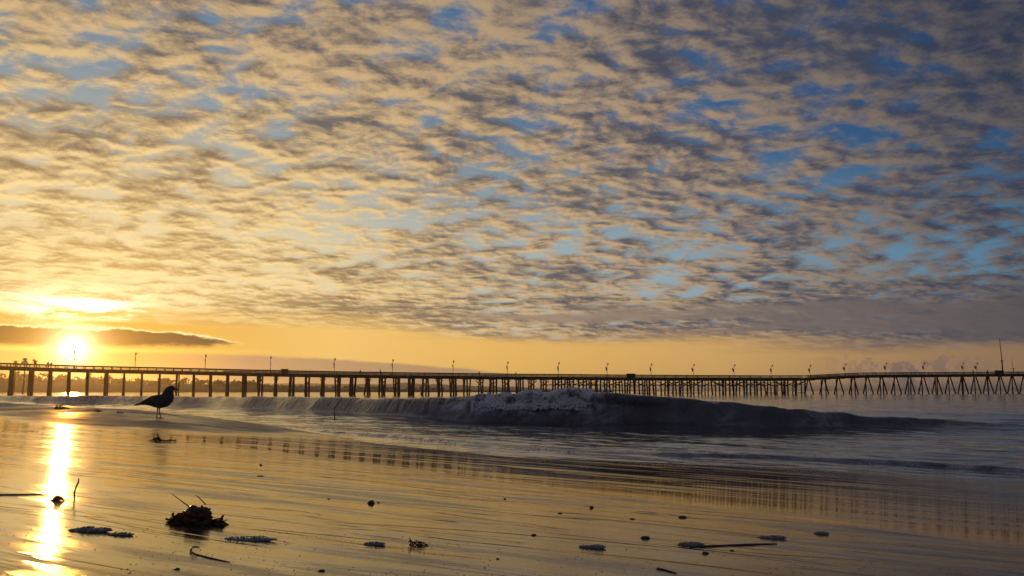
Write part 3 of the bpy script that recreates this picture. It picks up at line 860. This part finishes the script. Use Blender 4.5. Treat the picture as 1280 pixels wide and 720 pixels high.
for i in range(2600):                                            # spray thrown off the lip
    b = random.triangular(-10.3, -7.0, -8.3); H, af = crest(b)
    x, y = xy(af + .38 + random.gauss(0, .08), b)
    fo.lump((x, y, LEVEL_U + H * 1.0 + abs(random.gauss(0, .020)) - .012), random.uniform(.0006, .0024), 0, .2)
for i in range(700):                                             # broken water further along the beach
    b = random.uniform(-33, -25); H, af = crest(b); t = random.random()
    x, y = xy(af + .1 + .4 * t + random.gauss(0, .05), b)
    r = random.uniform(.004, .014)
    fo.lump((x, y, LEVEL_U + H * t ** .8 + random.gauss(0, .02)), (r, r, r * .8), 1, .2)
tag(sea_scaled(fo.build('whitewater_foam', FOAM, None, True)), 'churning grey white foam of the breaking wave crest', 'sea foam', kind='stuff')
# froth along the little bore, and bubbles left along the edge of the wash
fr = MB()
for i in range(2600):
    b = random.uniform(-13, -1.6); ba = float(np.interp(b, _bb, _ba)); d = abs(random.gauss(0, .16))
    if float(fbm(b * 2.2, d * 6, 57, 3)) < -.02: continue
    a = ba + .10 * float(fbm(b * 1.1, 5.0, 51, 4)) + d - .03; x, y = xy(a, b)
    r = random.uniform(.0010, .0034)
    fr.lump((x, y, sea_at(a, b) + r * .2), (r * 1.8, r * 1.8, r * .7), 1, .2)
tag(sea_scaled(fr.build('bore_froth', FOAM, None, True)), 'thin lacy froth along the little bore near the water edge', 'sea foam', kind='stuff')
fr = MB()
for i in range(4200):
    x = random.uniform(-4.2, 5.5); y0 = float(np.interp(x, _ex, _ey)); d = random.random() ** 1.6
    y = y0 - d * 1.5 + .25
    if float(fbm(x * 2.0, y * 2.6, 157, 4)) < .06 - .05 * (1 - d): continue
    z = float(sand_z(np.array([x]), np.array([y]))[0]); r = random.uniform(.0012, .0042) * (1 - .5 * d)
    fr.lump((x, y, z + r * .2), (r * 1.6, r * 1.6, r * .7), 1, .2)
tag(fr.build('wash_bubbles', FOAM, None, True), 'scattered bubbles along the edge of the wash on the wet beach', 'sea foam', kind='stuff')

# ------------------------------------------------------------------ things on the sand
def hit(px, py, lift=0.0, water=False):
    d = Vector(ray(px, py)); t = .3; h = 0.0
    while t < 80:
        x, y, z = d.x * t, d.y * t, CZ + d.z * t
        g = float(sand_z(np.array([x]), np.array([y]))[0]); g = max(g, LEVEL) if water else g
        if z <= g + lift:
            return Vector((x, y, g))
        t *= 1.002
    return Vector((d.x * 20, d.y * 20, LEVEL))
def mpp(p): return p.y / F                                       # metres for one photograph pixel at that place

# gull
FEATH = simple('dusky_feathers', (.030, .026, .026), (.060, .052, .050), 30, .75)
BILL = simple('bill_and_leg_horn', (.05, .030, .022), (.09, .05, .035), 30, .5)
EYE = simple('eye', (.004, .004, .004), (.006, .006, .006), 5, .15)
gp = hit(198.5, 523)
gs = 41 * mpp(gp) / .385                                          # the modelled bird is 0.385 tall
def gull_mesh():
    bm = MB()
    def loft(sp, n=14):
        vs = []; pts = [Vector((p[0], p[1], p[2])) for p in sp]
        for i, (x, y, z, rv, rl) in enumerate(sp):
            d = (pts[min(i + 1, len(sp) - 1)] - pts[max(i - 1, 0)]).normalized()
            up = Vector((-d.z, 0, d.x)); 
            for q in range(n):
                a = 2 * math.pi * q / n
                vs.append(pts[i] + up * math.cos(a) * rv + Vector((0, 1, 0)) * math.sin(a) * rl)
        fs = [(i * n + q, i * n + (q + 1) % n, (i + 1) * n + (q + 1) % n, (i + 1) * n + q) for i in range(len(sp) - 1) for q in range(n)]
        fs.append(tuple(range(n))[::-1]); fs.append(tuple((len(sp) - 1) * n + q for q in range(n)))
        bm.raw(vs, fs)
    # body, neck and head in one sweep
    loft([(-.225, 0, .165, .008, .020), (-.16, 0, .178, .022, .034), (-.10, 0, .186, .042, .048), (-.04, 0, .188, .062, .062), (.02, 0, .190, .074, .068),
          (.065, 0, .208, .084, .070), (.098, 0, .238, .078, .064), (.108, 0, .272, .067, .056), (.114, 0, .302, .058, .050), (.126, 0, .328, .052, .043), (.148, 0, .346, .040, .032), (.170, 0, .344, .026, .020), (.180, 0, .341, .013, .012)])
    loft([(.165, 0, .343, .014, .011), (.198, 0, .338, .011, .008), (.220, 0, .334, .010, .006), (.232, 0, .326, .005, .004)], 10)
    for s in (-1, 1):                                             # folded wings, tips crossing over the tail
        loft([(.085, s * .046, .238, .020, .014), (.03, s * .060, .228, .050, .018), (-.05, s * .058, .212, .050, .016), (-.13, s * .040, .192, .030, .013), (-.20, s * .020, .174, .014, .009), (-.262, s * .008, .157, .007, .006), (-.285, s * .004, .150, .004, .004)], 10)
        lx = .015 + s * .004
        bm.tube([(lx - .01, s * .015, .16), (lx - .012, s * .013, .085), (lx - .006 + s * .012, s * .013, .012)], [.013, .0065, .006], 8)
        bm.lump((lx - .012, s * .013, .085), .008, 1, .05)
        fx = lx - .006 + s * .012
        for t in (-.5, 0, .5):
            bm.tube([(fx, s * .013, .010), (fx + .040 * math.cos(t), s * .013 + .040 * math.sin(t), .004)], [.0055, .0035], 6)
        bm.raw([(fx, s * .013, .006), (fx + .036 * math.cos(-.5), s * .013 + .036 * math.sin(-.5), .004), (fx + .036, s * .013, .004), (fx + .036 * math.cos(.5), s * .013 + .036 * math.sin(.5), .004), (fx, s * .013, .002), (fx + .03, s * .013, .001)],
               [(0, 1, 2), (0, 2, 3), (4, 2, 1), (4, 3, 2), (0, 4, 1), (0, 3, 4)])
    o = bm.build('gull', FEATH)
    md = o.modifiers.new('r', 'REMESH'); md.mode = 'VOXEL'; md.voxel_size = .0028; md.use_smooth_shade = True
    sm = o.modifiers.new('s', 'SMOOTH'); sm.factor = .5; sm.iterations = 2
    dg = bpy.context.evaluated_depsgraph_get(); me = bpy.data.meshes.new_from_object(o.evaluated_get(dg)); bpy.data.objects.remove(o)
    me.name = 'gull'; me.materials.clear(); me.materials.append(FEATH); me.materials.append(BILL)
    for p in me.polygons:
        c = p.center
        if (c.x > .180 and c.z > .32) or (c.z < .105 and abs(c.x) < .08): p.material_index = 1
        p.use_smooth = True
    return me
gull = bpy.data.objects.new('gull', gull_mesh()); COL.objects.link(gull)
gull.location = gp - Vector((.012 * gs, 0, .001)); gull.scale = (gs * 1.05, gs * 1.05, gs); gull.rotation_euler.z = R(-6)
tag(gull, 'dusky gull standing on the dark sand ridge facing the sea', 'gull')
for s in (-1, 1):
    mb = MB(); mb.lump((.156, s * .0275, .358), .0055, 2, 0); mb.build('eye', EYE, gull, True)

# kelp, foam, sticks, pebbles
k = NT('wet_kelp'); tco = k.n('ShaderNodeTexCoord').outputs['Object']; f = k.noise(tco, 60, 4, .6)
k.set(Base_Color=k.mixcol(k.map(f, .35, .7, 0, 1), (.030, .013, .006), (.16, .055, .015)), Roughness=.28)
k.p.inputs['Transmission Weight'].default_value = .0
k.p.inputs['Subsurface Weight'].default_value = .0
tl = k.n('ShaderNodeBsdfTranslucent'); tl.inputs['Color'].default_value = (.55, .20, .04, 1)
mx = k.n('ShaderNodeMixShader'); mx.inputs[0].default_value = .35
outn = [q for q in k.t.nodes if q.type == 'OUTPUT_MATERIAL'][0]
k.l(k.p.outputs[0], mx.inputs[1]); k.l(tl.outputs[0], mx.inputs[2]); k.l(mx.outputs[0], outn.inputs['Surface'])
KELP = k.m
STICK = simple('wet_driftwood', (.035, .024, .016), (.075, .052, .032), 60, .5, .002)
STONE = simple('wet_pebble', (.03, .026, .024), (.07, .06, .052), 60, .3)
GRIT = simple('wet_grit', (.06, .045, .03), (.22, .17, .11), 900, .25)
SHELL = simple('pale_shell', (.35, .28, .22), (.5, .42, .34), 60, .35)
k = NT('bubble_foam'); k.set(Base_Color=(.42, .40, .40), Roughness=.06, IOR=1.33)
k.p.inputs['Transmission Weight'].default_value = .45
BUB = k.m
def ribbon(mb, p, d, L, w, curl, n=9):
    """a crumpled blade of weed with real thickness"""
    p = Vector(p); d = Vector(d).normalized(); side = d.cross(Vector((random.gauss(0, 1), random.gauss(0, 1), random.gauss(0, 1)))).normalized()
    rows = []
    for i in range(n):
        t = i / (n - 1); ww = w * (math.sin(math.pi * min(t * .9 + .08, 1)) ** .6) * (1 + .35 * math.sin(i * 2.1))
        nr = d.cross(side).normalized()
        rows.append([p + side * ww + nr * w * .12, p - side * ww + nr * w * .12, p - side * ww - nr * w * .12, p + side * ww - nr * w * .12])
        p = p + d * (L / n)
        d = (d + Vector((random.gauss(0, curl), random.gauss(0, curl), random.gauss(0, curl) - .05))).normalized()
        side = (side + Vector((random.gauss(0, .3), random.gauss(0, .3), random.gauss(0, .3)))); side = (side - d * side.dot(d)).normalized()
    v = [q for r in rows for q in r]; f = [(0, 1, 2, 3)]
    for i in range(n - 1):
        for q in range(4): f.append((i * 4 + q, i * 4 + (q + 1) % 4, i * 4 + 4 + (q + 1) % 4, i * 4 + 4 + q))
    f.append(tuple((n - 1) * 4 + q for q in (3, 2, 1, 0))); mb.raw(v, f)
def kelp_heap(px0, px1, ybase, ytop, label, profile=None, nrib=60, name='seaweed_clump', stems=()):
    """a heap of weed between two sight lines; profile gives its relative height along its width"""
    p = hit((px0 + px1) / 2, ybase); s = mpp(p); Wd = (px1 - px0) * s; Ht = (ybase - ytop) * s * 1.03
    profile = profile or [(0, .15), (.3, .9), (.6, 1.0), (1, .15)]
    o = tag(empty(name, p), label, 'seaweed', 'seaweed on the wet sand')
    hp = lambda t: float(np.interp(t, [q[0] for q in profile], [q[1] for q in profile]))
    core = MB(); rib = MB()
    nc = max(12, int(nrib * .7))
    for i in range(nc):
        t = (i + .5) / nc; h = hp(t) * Ht; 
        for q in range(3):
            z = random.uniform(0, .62) * h; r = max(Ht * .06, h * (.20 if px1 - px0 > 40 else .13)) * random.uniform(.6, 1.1)
            core.lump(((t - .5) * Wd * .94, random.uniform(-.25, .25) * Wd * .5 * (.4 + hp(t) * .6), z), (r * 1.25, r, r * .9), 2, .22)
    for i in range(nrib):
        t = random.random(); h = hp(t) * Ht; z = random.uniform(.1, .80) * h
        a = random.uniform(0, 6.28); L = Ht * random.uniform(.28, .60)
        ribbon(rib, ((t - .5) * Wd * .9, random.uniform(-.2, .2) * Wd * .5, z), (math.cos(a), math.sin(a) * .7, random.uniform(-.8, .15)), L, Ht * random.uniform(.035, .085), .38)
    for i in range(nrib // 4):                                    # limp blades lying out over the sand
        t = random.choice((random.uniform(0, .3), random.uniform(.6, 1.0))); a = random.choice((0, math.pi)) + random.gauss(0, .5)
        ribbon(rib, ((t - .5) * Wd * .95, random.uniform(-.12, .12) * Wd, Ht * .05), (math.cos(a), math.sin(a), .02), Ht * random.uniform(.3, .8), Ht * random.uniform(.02, .05), .16)
    core.build('tangled_mass', KELP, o, True); rib.build('fronds', KELP, o)
    for pts in stems:                                             # photograph pixels -> a stalk standing in the heap
        mb = MB(); mb.tube([((q[0] - (px0 + px1) / 2) * s, -.01 * j, (ybase - q[1]) * s) for j, q in enumerate(pts)], [s * .75] + [s * .6] * (len(pts) - 2) + [s * .4], 7, 1.0, .15); mb.build('stalk', STICK, o)
    return o
kelp_heap(210, 281, 655, 627, 'large brown seaweed clump with two stalks poking up on the wet sand',
          [(0, .06), (.06, .34), (.16, .52), (.32, .78), (.42, .98), (.50, .80), (.56, .95), (.62, 1.0), (.68, .60), (.76, .20), (.85, .30), (.92, .24), (1, .03)], 120,
          stems=[[(238, 636), (230, 628), (219, 617.5)], [(256, 632), (251, 624), (248, 619)]])
kelp_heap(180, 222, 551.5, 543.5, 'spiky low seaweed strip on the sand below the gull', [(0, .1), (.2, .2), (.36, .8), (.42, 1), (.5, .45), (.65, .25), (.85, .45), (1, .1)], 46, stems=[[(198, 547), (197, 543), (198, 541.5)]])
kelp_heap(63, 81, 625.5, 616.5, 'small golden weed tuft by the upright twig in the sun glitter', [(0, .04), (.2, .5), (.42, 1), (.6, .75), (.78, .7), (1, .04)], 70)
kelp_heap(511, 534, 681.5, 671.5, 'small dark weed with raised tip on the sand between foam and pebbles', [(0, .9), (.1, .5), (.4, .7), (.7, .6), (1, .15)], 30, stems=[[(515, 678), (514, 674), (513.5, 669.5)]])
kelp_heap(69, 87, 511.0, 504.5, 'dark lump of weed on the ridge crest below the sun', [(0, .9), (.3, .8), (.45, 1), (.6, .55), (1, .25)], 30)
kelp_heap(117, 128, 514.5, 510.5, 'small weed lump on the ridge between the sun glitter and gull', [(0, .3), (.5, 1), (1, .3)], 16)
kelp_heap(146, 155, 516.5, 512.0, 'tiny pointed weed scrap on the ridge left of the gull', [(0, .9), (.3, .6), (1, .3)], 14)
kelp_heap(31, 48, 539.5, 536.5, 'flat dark weed scrap lying in the bright wet sand left of the sun streak', [(0, .5), (.5, 1), (1, .4)], 16)
# upright twig in the shallow film
def stick(pts, rad, label, name='stick', cat='stick', z0=None):
    base = hit(*pts[0]); s = mpp(base)
    o = MB()
    o.tube([(((q[0] - pts[0][0]) * s), 0, (pts[0][1] - q[1]) * s - .001) for q in pts], [rad * s] * (len(pts) - 1) + [rad * s * .5], 8, 1, .12)
    r = o.build(name, STICK, None, True); r.location = base
    return tag(r, label, cat)
stick([(93, 622), (92.5, 616), (94.5, 608), (97, 603), (97, 598)], 1.0, 'thin crooked twig standing upright in the wet sand', 'twig', 'twig')
def ground_stick(pts, rad, label, name='stick', cat='stick'):
    ps = [hit(*q) for q in pts]; base = ps[0].copy(); s = mpp(base)
    o = MB(); o.tube([q - base + Vector((0, 0, rad * s * .6)) for q in ps], [rad * s] * (len(ps) - 1) + [rad * s * .45], 8, 1, .15)
    r = o.build(name, STICK, None, True); r.location = base
    return tag(r, label, cat)
ground_stick([(0 - 40, 619.5), (20, 619), (60, 618)], .9, 'long thin stalk lying flat beside the golden weed tuft', 'stalk', 'stalk')
ground_stick([(862, 684.2), (900, 682.8), (940, 681.4), (971, 680.2)], 1.2, 'long straight stick lying flat in front of a foam patch', 'stick')
ground_stick([(821, 711.5), (830, 713), (846, 717.5)], 1.3, 'short dark stick at the bottom edge of the sand', 'stick')
ground_stick([(238, 690), (247, 694), (262, 698), (288, 703.5)], .9, 'thin curved stalk trailing from a pale shell', 'stalk', 'stalk')
def stake(px, yb, yt, rad, label):
    d = Vector(ray(px, yb)); t = (LEVEL - CZ) / d.z; base = Vector((d.x * t, d.y * t, LEVEL)); s = mpp(base)
    mb = MB(); mb.tube([(0, 0, -.12), (.15 * s, 0, (yb - yt) * s * .5), (0, 0, (yb - yt) * s)], [rad * s, rad * s, rad * s * .6], 7)
    o = mb.build('stake', STICK, None, True); o.location = base
    tag(o, label, 'stake')
stake(418, 524, 509.5, .75, 'thin dark stake standing in the shallows before the wave')
stake(528.5, 525, 510.5, .8, 'fainter short stake in the wave foot right of the other stake')
# shell
sp_ = hit(241, 690); s = mpp(sp_); mb = MB()
mb.tube([(-2.5 * s, 0, 0), (-2.2 * s, 0, 3 * s), (0, 0, 5.5 * s), (4 * s, 0, 6 * s), (8 * s, 0, 4.5 * s)], [1.5 * s, 1.9 * s, 2.0 * s, 1.6 * s, .6 * s], 10, .8)
sh = mb.build('shell', SHELL, None, True); sh.location = sp_; tag(sh, 'small pale curled shell below the large seaweed clump', 'shell')
# patches of stranded foam
def foam_patch(px0, px1, py, hpx, label, n=120):
    p = hit((px0 + px1) / 2, py); s = mpp(p); Wd = (px1 - px0) * s; Hh = hpx * s * .82
    mb = MB()
    for i in range(n * 3):
        t = random.uniform(-1, 1); q = random.uniform(-1, 1)
        e = math.sqrt(max(0, 1 - t * t)) * (.75 + .5 * float(vnoise(t * 4, q * 2, int(px0))))
        if abs(q) > e: continue
        r = Hh * random.uniform(.05, .17); h = Hh * .62 * max(e, 0) * (1 - q * q * .8) * random.uniform(.2, 1.0)
        mb.lump((t * Wd / 2, q * Wd * .20, h + r * .3), (r, r, r), 1, .03)
    for i in range(14):
        t = (i + .5) / 7 - 1; e = math.sqrt(max(0, 1 - t * t))
        mb.lump((t * Wd * .46, random.uniform(-.04, .04) * Wd, Hh * .06), (Wd * .09, Wd * .15 * e + .001, Hh * .30 * e + .0006), 2, .10)
    o = mb.build('foam_patch', BUB, None, True); o.location = p + Vector((0, 0, .0005))
    tag(o, label, 'foam', 'stranded foam patches')
foam_patch(86, 139, 664, 9, 'bubbly foam patch left of the seaweed clump, larger of two', 220)
foam_patch(134, 167, 669, 6.5, 'smaller foam patch touching the right end of the bubbly one', 120)
foam_patch(280, 345, 675, 9, 'long bubbly foam patch right of and below the seaweed clump', 240)
foam_patch(455, 481, 681, 7.5, 'small domed foam patch left of the weed with raised tip', 100)
foam_patch(724, 757, 685, 8, 'dark domed foam patch alone near the middle of the sand', 140)
foam_patch(847, 880, 682, 9, 'ragged foam patch at the left end of the long stick', 130)
foam_patch(947, 983, 673, 7.5, 'foam patch above the right end of the long stick', 120)
foam_patch(1017, 1036, 667.5, 6, 'small dark foam patch, farthest towards the sea', 70)
# grit and tiny bubbles on the damp sand nearest the camera
gr = MB()
for i in range(3600):
    y = .72 + .85 * random.random() ** 1.3; x = random.uniform(-.66, .66) * y
    if float(fbm(x * 5, y * 9, 37, 3)) < -.12 and random.random() < .8: continue
    z = float(sand_z(np.array([x]), np.array([y]))[0]); r = random.uniform(.0003, .0008)
    gr.lump((x, y, z), (r * 1.4, r * 1.2, r), 0, .3)
tag(gr.build('shell_grit', GRIT), 'scattered grit on the damp sand in the foreground', 'grit', kind='stuff')
# pebbles
def pebble(px, py, wpx, hpx, label):
    p = hit(px, py); s = mpp(p); mb = MB(); mb.lump((0, 0, hpx * s * .15), (wpx * s / 2, wpx * s * .4, hpx * s * .5), 2, .16)
    for _ in range(5): mb.lump((random.uniform(-.55, .55) * wpx * s, 0, hpx * s * .06), (wpx * s * .16, wpx * s * .12, hpx * s * .16), 1, .3)
    o = mb.build('pebble', STONE, None, True); o.location = p; tag(o, label, 'pebble', 'pebbles on the wet sand')
for a in [(464, 629.5, 8, 6.5, 'upright dark pebble alone on the golden sand above the small weed'), (473, 628.5, 4, 2, 'tiny flat pebble touching the upright one'),
          (853, 647, 10, 4, 'flat dark pebble on the golden sand above the ragged foam'), (806.5, 673, 11, 4.5, 'flat dark pebble between the domed foam and the long stick'),
          (739.5, 635, 5, 4, 'small pointed pebble farthest up the golden sand'), (790, 649, 6, 2, 'tiny flat pebble on the gold sand left of a flat dark pebble'),
          (700, 642, 5, 1.8, 'tiny flat pebble left of the small pointed one'), (667, 669, 6, 2.5, 'tiny pebble left above the lone domed foam'),
          (881.5, 692, 8, 4, 'small pebble just below the long stick'), (915, 688.5, 6, 2, 'tiny flat pebble under the middle of the long stick'),
          (631, 624, 4, 2, 'tiny pebble on gold sand nearest the picture middle'), (402, 714, 9, 3.5, 'flat pebble in the dull sand at the bottom'),
          (411, 624, 4, 1.5, 'speck of a pebble left of the upright dark pebble'), (326, 582, 4, 3, 'tiny pebble by the end of the pile reflections'), (325, 595.5, 9, 2, 'thin flat pebble below the pile reflections'),
          (221, 712, 7, 3, 'small pebble below the stalk of the shell'), (622, 699, 4, 2, 'speck of a pebble on the dull sand near the bottom')]:
    pebble(*a)

# ------------------------------------------------------------------ air
k = bpy.data.materials.new('haze'); k.use_nodes = True
for q in list(k.node_tree.nodes): k.node_tree.nodes.remove(q)
vo = k.node_tree.nodes.new('ShaderNodeVolumePrincipled'); mo = k.node_tree.nodes.new('ShaderNodeOutputMaterial')
vo.inputs['Color'].default_value = (.92, .92, .95, 1); vo.inputs['Density'].default_value = HAZE; vo.inputs['Anisotropy'].default_value = HAZE_G
k.node_tree.links.new(vo.outputs[0], mo.inputs['Volume'])
mb = MB(); S = 13500
mb.raw([(sx * S, sy * S, z) for z in (-4.0, 37.0) for sx, sy in ((-1, -1), (1, -1), (1, 1), (-1, 1))], [(3, 2, 1, 0), (4, 5, 6, 7), (0, 1, 5, 4), (1, 2, 6, 5), (2, 3, 7, 6), (3, 0, 4, 7)])
tag(mb.build('haze', k), 'thin golden morning haze over sea and shore', 'haze', kind='stuff')
